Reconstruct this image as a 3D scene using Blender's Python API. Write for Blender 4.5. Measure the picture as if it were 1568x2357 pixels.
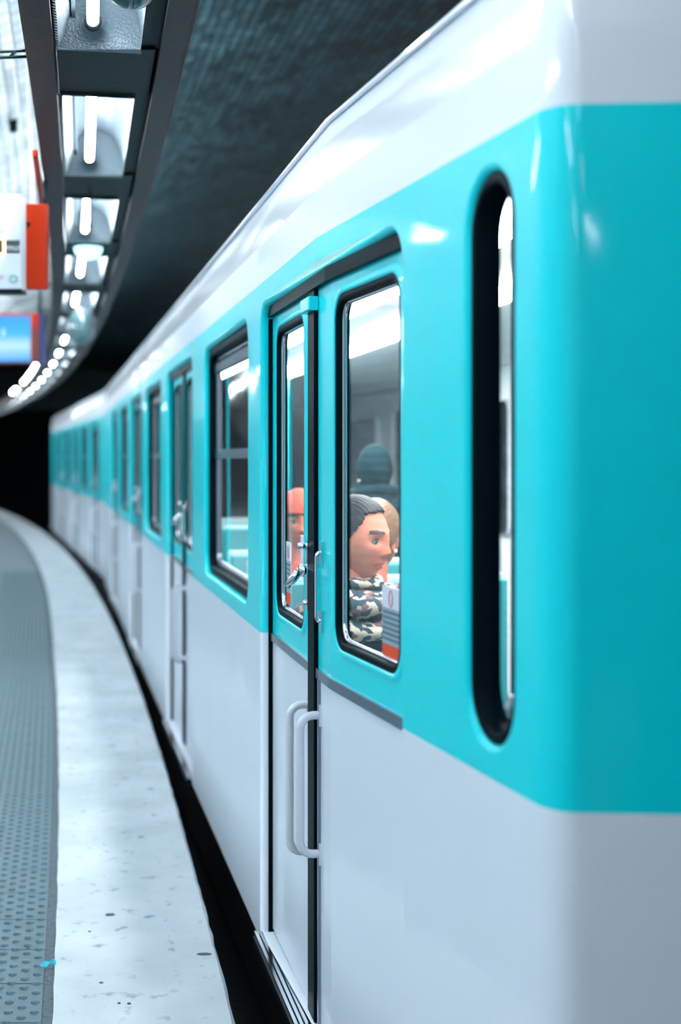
import bpy, bmesh, math, random
from mathutils import Vector, Matrix
random.seed(7)
scn = bpy.context.scene
for o in list(bpy.data.objects): bpy.data.objects.remove(o)
col = scn.collection
PI = math.pi

# ------------------------------------------------------------ camera, world, exposure
cd = bpy.data.cameras.new('camera'); cam = bpy.data.objects.new('camera', cd); col.objects.link(cam)
cam.location = (0, 0, 1.6); cam.rotation_euler = (PI/2, 0, 0)
cd.sensor_fit = 'HORIZONTAL'; cd.sensor_width = 24; cd.lens = 50
cd.shift_y = -123.5/1568
cd.dof.use_dof = True; cd.dof.focus_distance = 4.15; cd.dof.aperture_fstop = 1.7
cd.clip_start = 0.05
scn.camera = cam
w = bpy.data.worlds.new('world'); scn.world = w; w.use_nodes = True
w.node_tree.nodes['Background'].inputs[0].default_value = (.10, .55, .8, 1)
w.node_tree.nodes['Background'].inputs[1].default_value = .02
scn.view_settings.view_transform = 'Standard'; scn.view_settings.look = 'None'
scn.view_settings.gamma = 1; scn.view_settings.exposure = 1.6
TUBE_E, WALL_E, UP_E, CAR_E, FAR_E = 18.0, 30.0, 66.0, 18.0, 5.0
COOL = (.86, .95, 1.0)

# ------------------------------------------------------------ materials
def srgb(r, g, b):
    f = lambda c: (c/255/12.92) if c/255 <= .04045 else ((c/255+.055)/1.055)**2.4
    return (f(r), f(g), f(b), 1)
def nodes(name):
    m = bpy.data.materials.new(name); m.use_nodes = True
    nt = m.node_tree; return m, nt, nt.nodes['Principled BSDF'], nt.links
def mat(name, c, rough=.5, metal=0, spec=.5, coat=0, var=0, vscale=8, bump=0, bscale=40, emit=None, es=0):
    m, nt, p, L = nodes(name)
    if len(c) == 3: c = (*c, 1)
    p.inputs['Base Color'].default_value = c
    p.inputs['Roughness'].default_value = rough; p.inputs['Metallic'].default_value = metal
    p.inputs['Specular IOR Level'].default_value = spec
    p.inputs['Coat Weight'].default_value = coat; p.inputs['Coat Roughness'].default_value = .04
    if emit:
        p.inputs['Emission Color'].default_value = (*emit[:3], 1); p.inputs['Emission Strength'].default_value = es
    tc = nt.nodes.new('ShaderNodeTexCoord')
    if var:
        n = nt.nodes.new('ShaderNodeTexNoise'); n.inputs['Scale'].default_value = vscale; n.inputs['Detail'].default_value = 5
        L.new(tc.outputs['Object'], n.inputs['Vector'])
        mx = nt.nodes.new('ShaderNodeMix'); mx.data_type = 'RGBA'
        mx.inputs[6].default_value = tuple(x*(1-var) for x in c[:3])+(1,)
        mx.inputs[7].default_value = tuple(min(1, x*(1+var)) for x in c[:3])+(1,)
        L.new(n.outputs['Fac'], mx.inputs[0]); L.new(mx.outputs[2], p.inputs['Base Color'])
    if bump:
        n2 = nt.nodes.new('ShaderNodeTexNoise'); n2.inputs['Scale'].default_value = bscale; n2.inputs['Detail'].default_value = 4
        L.new(tc.outputs['Object'], n2.inputs['Vector'])
        b = nt.nodes.new('ShaderNodeBump'); b.inputs['Strength'].default_value = bump; b.inputs['Distance'].default_value = .01
        L.new(n2.outputs['Fac'], b.inputs['Height']); L.new(b.outputs[0], p.inputs['Normal'])
    return m
def emis(name, c, s):
    return mat(name, (.8, .8, .8), .4, emit=c, es=s)
TEAL = (.0, .74, .82, 1)
WHITE = (.79, .84, .91, 1)
def livery():
    m, nt, p, L = nodes('livery_paint')
    g = nt.nodes.new('ShaderNodeNewGeometry'); s = nt.nodes.new('ShaderNodeSeparateXYZ')
    L.new(g.outputs['Position'], s.inputs[0])
    a = nt.nodes.new('ShaderNodeMath'); a.operation = 'GREATER_THAN'; a.inputs[1].default_value = 1.01
    b = nt.nodes.new('ShaderNodeMath'); b.operation = 'LESS_THAN'; b.inputs[1].default_value = 2.19
    c = nt.nodes.new('ShaderNodeMath'); c.operation = 'MULTIPLY'
    L.new(s.outputs[2], a.inputs[0]); L.new(s.outputs[2], b.inputs[0]); L.new(a.outputs[0], c.inputs[0]); L.new(b.outputs[0], c.inputs[1])
    mx = nt.nodes.new('ShaderNodeMix'); mx.data_type = 'RGBA'
    mx.inputs[6].default_value = WHITE; mx.inputs[7].default_value = TEAL
    L.new(c.outputs[0], mx.inputs[0]); L.new(mx.outputs[2], p.inputs['Base Color'])
    p.inputs['Roughness'].default_value = .35; p.inputs['Specular IOR Level'].default_value = .15
    p.inputs['Coat Weight'].default_value = .32; p.inputs['Coat Roughness'].default_value = .05
    n = nt.nodes.new('ShaderNodeTexNoise'); n.inputs['Scale'].default_value = 2.2; n.inputs['Detail'].default_value = 1
    L.new(g.outputs['Position'], n.inputs['Vector'])
    bp = nt.nodes.new('ShaderNodeBump'); bp.inputs['Strength'].default_value = .10; bp.inputs['Distance'].default_value = .05
    L.new(n.outputs['Fac'], bp.inputs['Height']); L.new(bp.outputs[0], p.inputs['Normal']); L.new(bp.outputs[0], p.inputs['Coat Normal'])
    return m
def glass(name, tint=(.86, .93, .95), ior=1.5):
    m, nt, p, L = nodes(name); nt.nodes.remove(p)
    out = nt.nodes['Material Output']
    t = nt.nodes.new('ShaderNodeBsdfTransparent'); t.inputs[0].default_value = (*tint, 1)
    g = nt.nodes.new('ShaderNodeBsdfGlossy'); g.inputs['Roughness'].default_value = .02
    ge = nt.nodes.new('ShaderNodeNewGeometry')
    dp = nt.nodes.new('ShaderNodeVectorMath'); dp.operation = 'DOT_PRODUCT'; L.new(ge.outputs['Normal'], dp.inputs[0]); L.new(ge.outputs['Incoming'], dp.inputs[1])
    def mth(op, a, b):
        n = nt.nodes.new('ShaderNodeMath'); n.operation = op
        for i, v in enumerate((a, b)):
            if v is None: continue
            if isinstance(v, (int, float)): n.inputs[i].default_value = v
            else: L.new(v, n.inputs[i])
        return n.outputs[0]
    c = mth('ABSOLUTE', dp.outputs['Value'], None); q = mth('POWER', mth('SUBTRACT', 1.0, c), 5.0)
    f = mth('ADD', mth('MULTIPLY', q, .92), .06)
    mx = nt.nodes.new('ShaderNodeMixShader')
    L.new(f, mx.inputs[0]); L.new(t.outputs[0], mx.inputs[1]); L.new(g.outputs[0], mx.inputs[2]); L.new(mx.outputs[0], out.inputs[0])
    return m
def tiles(name, c, dark, rough=.12, vv=1.45):
    m, nt, p, L = nodes(name)
    uv = nt.nodes.new('ShaderNodeUVMap'); uv.uv_map = 'uv'
    br = nt.nodes.new('ShaderNodeTexBrick')
    br.inputs['Scale'].default_value = 1; br.inputs['Brick Width'].default_value = .20; br.inputs['Row Height'].default_value = .09
    br.inputs['Mortar Size'].default_value = .013; br.inputs['Bias'].default_value = 0; br.inputs['Mortar Smooth'].default_value = .6
    br.inputs['Color1'].default_value = (.0, .0, .0, 1); br.inputs['Color2'].default_value = (1, 1, 1, 1); br.inputs['Mortar'].default_value = (.5, .5, .5, 1)
    L.new(uv.outputs[0], br.inputs['Vector'])
    mx = nt.nodes.new('ShaderNodeMix'); mx.data_type = 'RGBA'
    mx.inputs[6].default_value = (*c, 1); mx.inputs[7].default_value = (*[min(1, x*vv) for x in c], 1)
    L.new(br.outputs['Color'], mx.inputs[0])
    m2 = nt.nodes.new('ShaderNodeMix'); m2.data_type = 'RGBA'; m2.inputs[7].default_value = (*dark, 1)
    L.new(mx.outputs[2], m2.inputs[6]); L.new(br.outputs['Fac'], m2.inputs[0])
    n = nt.nodes.new('ShaderNodeTexNoise'); n.inputs['Scale'].default_value = 1.1; n.inputs['Detail'].default_value = 6
    L.new(uv.outputs[0], n.inputs['Vector'])
    cr = nt.nodes.new('ShaderNodeMapRange'); cr.inputs[1].default_value = .35; cr.inputs[2].default_value = .62; cr.inputs[3].default_value = .62; cr.inputs[4].default_value = 1.0
    L.new(n.outputs['Fac'], cr.inputs[0])
    hs = nt.nodes.new('ShaderNodeHueSaturation'); L.new(m2.outputs[2], hs.inputs['Color']); L.new(cr.outputs[0], hs.inputs['Value'])
    L.new(hs.outputs[0], p.inputs['Base Color'])
    p.inputs['Roughness'].default_value = rough; p.inputs['Specular IOR Level'].default_value = .5 if rough < .2 else .2
    ad = nt.nodes.new('ShaderNodeMath'); ad.operation = 'MULTIPLY_ADD'; ad.inputs[1].default_value = .25
    inv = nt.nodes.new('ShaderNodeMath'); inv.operation = 'SUBTRACT'; inv.inputs[0].default_value = 1
    L.new(br.outputs['Fac'], inv.inputs[1]); L.new(br.outputs['Color'], ad.inputs[0]); L.new(inv.outputs[0], ad.inputs[2])
    b = nt.nodes.new('ShaderNodeBump'); b.inputs['Strength'].default_value = .5; b.inputs['Distance'].default_value = .006
    L.new(ad.outputs[0], b.inputs['Height']); L.new(b.outputs[0], p.inputs['Normal'])
    return m
def concrete():
    m, nt, p, L = nodes('pale_concrete')
    g = nt.nodes.new('ShaderNodeNewGeometry')
    mp = nt.nodes.new('ShaderNodeMapping'); mp.inputs['Scale'].default_value = (1, .8, 1); L.new(g.outputs['Position'], mp.inputs[0])
    def noise(s, d): 
        n = nt.nodes.new('ShaderNodeTexNoise'); n.inputs['Scale'].default_value = s; n.inputs['Detail'].default_value = d; L.new(mp.outputs[0], n.inputs['Vector']); return n
    a = noise(3, 6); r = nt.nodes.new('ShaderNodeValToRGB')
    r.color_ramp.elements[0].position = .3; r.color_ramp.elements[0].color = (.42, .47, .50, 1)
    r.color_ramp.elements[1].position = .7; r.color_ramp.elements[1].color = (.58, .62, .65, 1); L.new(a.outputs['Fac'], r.inputs[0])
    b = noise(17, 8); r2 = nt.nodes.new('ShaderNodeValToRGB')
    r2.color_ramp.elements[0].position = .60; r2.color_ramp.elements[0].color = (1, 1, 1, 1)
    r2.color_ramp.elements[1].position = .74; r2.color_ramp.elements[1].color = (.42, .49, .54, 1); L.new(b.outputs['Fac'], r2.inputs[0])
    mx = nt.nodes.new('ShaderNodeMix'); mx.data_type = 'RGBA'; mx.blend_type = 'MULTIPLY'; mx.inputs[0].default_value = 1
    L.new(r.outputs[0], mx.inputs[6]); L.new(r2.outputs[0], mx.inputs[7]); L.new(mx.outputs[2], p.inputs['Base Color'])
    c = noise(120, 4); bp = nt.nodes.new('ShaderNodeBump'); bp.inputs['Strength'].default_value = .35; bp.inputs['Distance'].default_value = .004
    L.new(c.outputs['Fac'], bp.inputs['Height']); L.new(bp.outputs[0], p.inputs['Normal'])
    p.inputs['Roughness'].default_value = .75
    return m
def scarf_mat():
    m, nt, p, L = nodes('scarf_wool')
    tc = nt.nodes.new('ShaderNodeTexCoord')
    v = nt.nodes.new('ShaderNodeTexVoronoi'); v.inputs['Scale'].default_value = 55; L.new(tc.outputs['Object'], v.inputs['Vector'])
    s = nt.nodes.new('ShaderNodeSeparateColor'); L.new(v.outputs['Color'], s.inputs[0])
    r = nt.nodes.new('ShaderNodeValToRGB'); r.color_ramp.interpolation = 'CONSTANT'
    e = r.color_ramp.elements; e[0].position = 0; e[0].color = srgb(20, 52, 62); e[1].position = .45; e[1].color = srgb(176, 160, 146)
    x = e.new(.78); x.color = srgb(120, 78, 84)
    L.new(s.outputs[0], r.inputs[0]); L.new(r.outputs[0], p.inputs['Base Color']); p.inputs['Roughness'].default_value = .9
    return m
def screen_mat():
    m, nt, p, L = nodes('blue_screen')
    tc = nt.nodes.new('ShaderNodeTexCoord'); s = nt.nodes.new('ShaderNodeSeparateXYZ'); L.new(tc.outputs['Generated'], s.inputs[0])
    r = nt.nodes.new('ShaderNodeValToRGB'); e = r.color_ramp.elements
    e[0].color = (.02, .35, .95, 1); e[1].position = 1; e[1].color = (.0, .30, .85, 1)
    x = e.new(.35); x.color = (.45, .72, .92, 1); y = e.new(.6); y.color = (.02, .42, .95, 1)
    L.new(s.outputs[2], r.inputs[0]); L.new(r.outputs[0], p.inputs['Emission Color']); p.inputs['Emission Strength'].default_value = .4
    p.inputs['Base Color'].default_value = (.01, .01, .02, 1)
    return m
M = dict(
    livery=livery(),
    teal=mat('turquoise_paint', TEAL, .3, coat=.7), white=mat('white_paint', WHITE, .3, coat=.7),
    handle=mat('white_handle', (.72, .74, .80, 1), .35, coat=.4),
    rubber=mat('black_rubber', (.001, .006, .010, 1), .4, spec=.03), darkmetal=mat('dark_grey_metal', (.03, .045, .055, 1), .4, .6),
    chrome=mat('chrome', (.75, .78, .82, 1), .12, 1, bump=.03, bscale=20), alu=mat('aluminium', (.30, .32, .37, 1), .28, 1),
    glass=glass('window_glass'), 
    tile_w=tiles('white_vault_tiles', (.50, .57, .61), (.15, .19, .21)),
    tile_d=tiles('shaded_grimy_vault_tiles', (.022, .052, .063), (.001, .006, .008), .45, 3.4),  # same tiles made darker: shade over the track plus grime in the colour
    concrete=concrete(),
    tact=mat('tactile_rubber', (.045, .11, .14, 1), .42, var=.25, vscale=12, bump=.1, bscale=90),
    asphalt=mat('platform_asphalt', (.07, .13, .16, 1), .5, var=.2, vscale=20, bump=.2, bscale=120),
    joint=mat('dirty_joint', (.09, .12, .14, 1), .9, var=.5, vscale=60, bump=.5, bscale=100),
    black=mat('tunnel_gloom_and_joint_black', (.004, .008, .012, 1), .9), ballast=mat('track_ballast', (.012, .02, .026, 1), .9, var=.4, vscale=15, bump=1, bscale=15),  # black stands in for the unlit tunnel; also colours real tile joints
    rail=mat('track_steel', (.10, .10, .11, 1), .4, 1),
    rig=mat('plum_painted_steel', (.026, .011, .015, 1), .42, spec=.15, var=.35, vscale=7, bump=.15, bscale=60),
    plate=mat('dark_green_steel', (.001, .009, .0105, 1), .45, spec=.1, var=.35, vscale=9, bump=.1, bscale=30),
    refl=mat('reflector_metal', (.13, .17, .20, 1), .32, .35, bump=.25, bscale=140),
    rib=mat('ribbed_louvre', (.12, .15, .17, 1), .4, .1),
    tube=emis('lit_tube', COOL, TUBE_E), uptube=emis('lit_uplight', COOL, UP_E), filltube=emis('added_wall_tube', COOL, WALL_E),
    carlamp=emis('carriage_lamp', (1, .97, .95), CAR_E), farfill=emis('added_far_lamp', (.9, .93, 1), FAR_E),
    inner=mat('cream_lining', (.66, .64, .67, 1), .35, var=.05), ceil=mat('grey_ceiling', (.5, .52, .53, 1), .4),
    carfloor=mat('carriage_floor', (.05, .06, .07, 1), .5), seat=mat('seat_fabric', (.02, .25, .28, 1), .6), seatw=mat('seat_shell', (.55, .58, .6, 1), .4),
    orange=mat('orange_panel', srgb(205, 52, 14), .5, spec=.2),
    orange_d=mat('brown_orange_panel', srgb(150, 50, 25), .4), signw=mat('sign_white', (.62, .68, .72, 1), .3),
    signdark=mat('sign_dark_strip', (.03, .045, .05, 1), .3), amber=emis('amber_led', (1, .33, .02), 2.6), screen=screen_mat(),
    teallogo=mat('teal_logo', (.15, .5, .52, 1), .4), pinktext=mat('pink_text', (.6, .3, .36, 1), .5), greytext=mat('grey_text', (.25, .3, .33, 1), .5),
    navy=mat('navy_metal', (.02, .05, .22, 1), .4),
    dome=emis('lit_dome', (.35, .95, 1), .9), domedark=mat('smoked_dome', (.01, .05, .055, 1), .1, coat=1), domeglass=mat('clear_dome', (.10, .19, .21, 1), .08, coat=1),
    skin=mat('skin', srgb(205, 120, 96), .5, spec=.2, var=.06, vscale=30), lips=mat('lips', srgb(196, 92, 84), .35),
    hair=mat('dark_hair', (.006, .005, .008, 1), .5, spec=.25, var=.6, vscale=60, bump=.3, bscale=220), hair2=mat('light_brown_hair', srgb(110, 76, 50), .5, var=.3, vscale=50),
    eyew=mat('eye_white', (.35, .33, .33, 1), .3), iris=mat('iris', (.02, .03, .035, 1), .1), brow=mat('eyebrow', (.035, .022, .022, 1), .7), pearl=mat('pearl', (.85, .85, .85, 1), .15),
    scarf=scarf_mat(), coat=mat('dark_teal_coat', (.003, .03, .038, 1), .9, spec=.1, bump=.3, bscale=60), coat2=mat('black_hooded_coat', (.002, .018, .024, 1), .9, spec=.1),
    red=mat('rust_red_wool', srgb(190, 80, 60), .85, var=.3, vscale=40), greycoat=mat('slate_coat', (.06, .075, .09, 1), .8), trousers=mat('dark_trousers', (.01, .015, .02, 1), .9),
    sticker=mat('sticker_white', (.72, .74, .82, 1), .5), stickg=mat('sticker_grey', (.30, .40, .46, 1), .5), stickline=mat('sticker_print', (.10, .17, .21, 1), .5), sticko=mat('sticker_orange', srgb(232, 72, 12), .5),
    cyan=mat('cyan_scrap', (.03, .62, .80, 1), .4), gum=mat('gum_stain', (.05, .08, .095, 1), .7),
    under=mat('underframe_black', (.006, .010, .014, 1), .8),
)

# ------------------------------------------------------------ helpers
def tag(o, label=None, cat=None, group=None, kind=None):
    if label: o['label'] = label
    if cat: o['category'] = cat
    if group: o['group'] = group
    if kind: o['kind'] = kind
    return o
def empty(name, loc, rz=0, label=None, cat=None, group=None):
    o = bpy.data.objects.new(name, None); o.empty_display_size = .1; col.objects.link(o); o.location = loc; o.rotation_euler = (0, 0, rz)
    return tag(o, label, cat, group)
def origin(o):
    x = Vector((0, 0, 0))
    while o: x = x + Vector(o.location); o = o.parent      # used only for unrotated chains
    return x
class MB:
    def __init__(s): s.v = []; s.f = []; s.m = []; s.sm = []; s.uv = {}
    def add(s, vs, fs, mi=0, smooth=False):
        b = len(s.v); s.v += [tuple(x) for x in vs]
        for f in fs: s.f.append([b+i for i in f]); s.m.append(mi); s.sm.append(smooth)
        return s
    def box(s, x0, x1, y0, y1, z0, z1, mi=0, T=None):
        vs = [(x, y, z) for x in (x0, x1) for y in (y0, y1) for z in (z0, z1)]
        if T: vs = [T(*p) for p in vs]
        return s.add(vs, [(0, 1, 3, 2), (4, 6, 7, 5), (0, 4, 5, 1), (2, 3, 7, 6), (0, 2, 6, 4), (1, 5, 7, 3)], mi)
    def tube(s, pts, r, n=10, mi=0, caps=True):
        pts = [Vector(p) for p in pts]; rs = r if isinstance(r, (list, tuple)) else [r]*len(pts); vs = []; fs = []
        up = None
        for i, p in enumerate(pts):
            t = (pts[min(i+1, len(pts)-1)]-pts[max(i-1, 0)]).normalized()
            if up is None: up = Vector((0, 0, 1)) if abs(t.z) < .9 else Vector((1, 0, 0))
            a = t.cross(up).normalized(); b = a.cross(t).normalized(); up = b
            vs += [p+(a*math.cos(2*PI*k/n)+b*math.sin(2*PI*k/n))*rs[i] for k in range(n)]
        for i in range(len(pts)-1):
            for k in range(n): fs.append((i*n+k, i*n+(k+1) % n, (i+1)*n+(k+1) % n, (i+1)*n+k))
        if caps: fs += [tuple(range(n)), tuple(reversed([len(vs)-n+k for k in range(n)]))]
        return s.add(vs, fs, mi, True)
    def ell(s, c, r, nu=16, nv=10, mi=0, z0=-1, z1=1):
        vs = []; fs = []
        for j in range(nv+1):
            a = math.asin(z0)+(math.asin(z1)-math.asin(z0))*j/nv
            for i in range(nu): vs.append((c[0]+r[0]*math.cos(a)*math.cos(2*PI*i/nu), c[1]+r[1]*math.cos(a)*math.sin(2*PI*i/nu), c[2]+r[2]*math.sin(a)))
        for j in range(nv):
            for i in range(nu): fs.append((j*nu+i, j*nu+(i+1) % nu, (j+1)*nu+(i+1) % nu, (j+1)*nu+i))
        return s.add(vs, fs, mi, True)
    def build(s, name, mats, parent=None, sub=None, fix=True, weld=True):
        me = bpy.data.meshes.new(name)
        off = origin(sub or parent) if (sub or parent) else Vector((0, 0, 0))
        me.from_pydata([tuple(Vector(v)-off) for v in s.v], [], s.f)
        for mm in (mats if isinstance(mats, (list, tuple)) else [mats]): me.materials.append(mm)
        for p, mi, sm in zip(me.polygons, s.m, s.sm): p.material_index = mi; p.use_smooth = sm
        if fix:
            bm = bmesh.new(); bm.from_mesh(me)
            if weld: bmesh.ops.remove_doubles(bm, verts=bm.verts, dist=1e-5)
            bmesh.ops.recalc_face_normals(bm, faces=bm.faces); bm.to_mesh(me); bm.free()
        o = bpy.data.objects.new(name, me); col.objects.link(o)
        if sub or parent: o.parent = sub or parent
        return o
def copy_tree(o, parent=None):
    c = o.copy(); col.objects.link(c)
    if parent: c.parent = parent
    for ch in list(o.children): copy_tree(ch, c)
    return c
def bevel(o, wdt, seg=2):
    m = o.modifiers.new('b', 'BEVEL'); m.width = wdt; m.segments = seg; m.limit_method = 'ANGLE'; return o

# platform edge: x as a function of distance y
def E(y): return .38-.16*y-.002*y*y
def dE(y): return -.16-.004*y
def frange(a, b, n): return [a+(b-a)*i/n for i in range(n+1)]
def sweep(name, prof, ys, m, closed=True, of=None, kind=None, parent=None, smooth=False, jit=None):
    n = len(prof); vs = []; uvs = []
    arc = [0]
    for i in range(1, n): arc.append(arc[-1]+math.dist(prof[i], prof[i-1]))
    for y in ys:
        for i, (o, z) in enumerate(prof):
            oo = of(o, y) if of else o
            j = jit(i, y) if jit else (0, 0)
            vs.append((E(y)+oo+j[0], y, z+j[1])); uvs.append((y, arc[i]))
    fs = []
    for k in range(len(ys)-1):
        for i in range(n if closed else n-1):
            j = (i+1) % n; fs.append((k*n+i, k*n+j, (k+1)*n+j, (k+1)*n+i))
    if closed: fs += [tuple(range(n)), tuple((len(ys)-1)*n+i for i in reversed(range(n)))]
    me = bpy.data.meshes.new(name); off = origin(parent) if parent else Vector((0, 0, 0))
    me.from_pydata([tuple(Vector(v)-off) for v in vs], [], fs); me.materials.append(m)
    ul = me.uv_layers.new(name='uv')
    for lp in me.loops: ul.data[lp.index].uv = uvs[lp.vertex_index]
    for p in me.polygons: p.use_smooth = smooth
    if closed:
        bm = bmesh.new(); bm.from_mesh(me); bmesh.ops.recalc_face_normals(bm, faces=bm.faces); bm.to_mesh(me); bm.free()
    o = bpy.data.objects.new(name, me); col.objects.link(o)
    if kind: o['kind'] = kind
    if parent: o.parent = parent
    return o

# ------------------------------------------------------------ station structure
YS = frange(-6, 56, 62)
CO, HW, HH = 3.4, 7.4, 5.2
def arcp(a0, a1, n): return [(CO-HW*math.cos(a), HH*math.sin(a)) for a in frange(a0, a1, n)]
sweep('wall_left', [(-4.0, -.3)]+arcp(0, .62, 14), YS, M['tile_w'], False, kind='structure', smooth=True)
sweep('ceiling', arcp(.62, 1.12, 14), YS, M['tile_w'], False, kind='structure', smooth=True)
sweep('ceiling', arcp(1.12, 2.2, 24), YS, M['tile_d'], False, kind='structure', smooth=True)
sweep('wall_right', arcp(2.2, PI, 16)+[(10.8, -1.4)], YS, M['tile_w'], False, kind='structure', smooth=True)
mb = MB(); mb.box(E(56)-6, E(56)+12, 56, 56.2, -1.5, 3.5); mb.box(E(56)-6, E(56)+12, 55.9, 56.2, 3.5, 6, mi=1); mb.build('wall_back', [M['black'], M['tile_w']])['kind'] = 'structure'  # lower black panel paints the darkness of the tunnel mouth
mb = MB(); mb.box(E(-6)-5, E(-6)+12, -6.2, -6, -1.5, 6); mb.build('unseen_wall_front', M['tile_w'])['kind'] = 'structure'  # unseen end wall added behind the viewpoint to enclose the light
sweep('floor', [(-4.0, -.3), (-4.0, 0), (-1.16, 0), (-1.16, -.3)], YS, M['asphalt'], kind='structure')
PF = frange(-6, 50, 560)
def of(o, y): return o*(min(max(.52+.0105*(y-4), .50), .60)/.55) if -.6 < o < -.01 else o
rj = random.Random(3); jt = {}
def jit(i, y):
    if i == 2 or i == 3: return (rj.uniform(-.0025, .0025), rj.uniform(-.002, .001))
    if i == 1: return (rj.uniform(-.002, .002), 0)
    return (0, 0)
sweep('trim_1', [(-.55, -.3), (-.55, .002), (-.012, .002), (0, -.012), (0, -.35), (-.3, -1.05)], PF, M['concrete'], of=of, kind='structure', jit=jit)
sweep('trim_2', [(-.60, -.3), (-.60, -.004), (-.53, -.004), (-.53, -.3)], frange(-6, 50, 120), M['joint'], kind='structure',
      of=lambda o, y: o*(min(max(.52+.0105*(y-4), .50), .60)/.55))
# tactile paving with raised domes
mb = MB()
ys = frange(-6, 50, 187)
def oin(y): return -.585*(min(max(.52+.0105*(y-4), .50), .60)/.55)
vs = []; fs = []
for i, y in enumerate(ys):
    vs += [(E(y)-1.2, y, .001), (E(y)+oin(y), y, .001)]
    if i: k = 2*i; fs.append((k-2, k-1, k+1, k))
mb.add(vs, fs)
y = 3.72
while y < 20:
    c = 0; o = oin(y)-.02
    while o > -1.18:
        yy = y+(.0375 if c % 2 else 0)
        n = 8 if y < 8 else 6; cx = E(yy)+o; vs = []
        for (r, z) in ((.0145, .001), (.011, .0055), (.006, .0075)):
            vs += [(cx+r*math.cos(2*PI*k/n), yy+r*math.sin(2*PI*k/n), z) for k in range(n)]
        fs = [(a*n+k, a*n+(k+1) % n, (a+1)*n+(k+1) % n, (a+1)*n+k) for a in range(2) for k in range(n)]+[tuple(2*n+k for k in range(n))]
        mb.add(vs, fs, 0, True); o -= .038; c += 1
    y += .075
y = 3.72
while y < 24:       # joints between the 30 cm tiles
    mb.add([(E(y)-1.18, y-.0018, .0016), (E(y)+oin(y), y-.0018, .0016), (E(y)+oin(y), y+.0018, .0016), (E(y)-1.18, y+.0018, .0016)], [(0, 1, 2, 3)], 1)
    y += .3
mb.build('trim_3', [M['tact'], M['black']], weld=False)['kind'] = 'structure'
sweep('ground', [(-.5, -1.3), (-.5, -1.05), (10.8, -1.05), (10.8, -1.3)], YS, M['ballast'], kind='structure')
for nm, o in (('nearer the platform', .55), ('farther from the platform', 2.0)):
    t = sweep('track_rail', [(o-.035, -1.05), (o-.012, -1.0), (o-.035, -.95), (o-.035, -.92), (o+.035, -.92), (o+.035, -.95), (o+.012, -1.0), (o+.035, -1.05)], YS, M['rail'])
    tag(t, 'dark steel running rail under the train, '+nm, 'rail')

# ------------------------------------------------------------ light rig over platform edge
Z0 = 2.9
rig = empty('light_rig', (E(6)-.36, 6, Z0), 0, 'long plum steel lighting rig curving above the platform edge', 'light rig')
RY = frange(-5.4, 47, 105)
def chan(a, b, flip):
    # channel with a small lower lip
    l = -.014 if flip else .014
    pr = [(a, Z0), (b, Z0), (b, Z0+.12), (b-l*.0, Z0+.125), (a, Z0+.125)]
    return pr
r1 = sweep('side_rail', [(-.19, Z0), (-.115, Z0), (-.10, Z0+.012), (-.10, Z0+.03), (-.112, Z0+.034), (-.112, Z0+.14), (-.19, Z0+.14)], RY, M['rig'], parent=rig)
r2 = sweep('side_rail', [(-.53, Z0), (-.62, Z0), (-.62, Z0+.12), (-.53, Z0+.12)], RY, M['rig'], parent=rig)
P0, OPEN = 5.17, 1.50
PER = 2.05
k = -5
starts = []
while True:
    y0 = P0+PER*k
    if y0 > 45: break
    starts.append(y0)
    sweep('cover_plate', [(-.20, Z0+.03), (-.52, Z0+.03), (-.52, Z0+.20), (-.20, Z0+.20)], frange(y0+OPEN, y0+PER, 3), M['plate'], parent=rig)
    if -3 < k < 12 and k % 2:
        yc = y0+OPEN+.27; zt = HH*math.sin(math.acos((CO+.36)/HW))
        mb = MB(); mb.tube([(E(yc)-.36, yc, Z0+.2), (E(yc)-.36, yc, zt)], .005, 8); mb.build('hanger_rod', M['darkmetal'], rig)
    k += 1
sweep('housing_shield', [(-.192, Z0+.10), (-.192, Z0+.262), (-.528, Z0+.262), (-.528, Z0+.10), (-.520, Z0+.10), (-.520, Z0+.252), (-.20, Z0+.252), (-.20, Z0+.10)], RY, M['plate'], parent=rig)  # unseen housing, shaped to cut the uplight off the right vault

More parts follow.
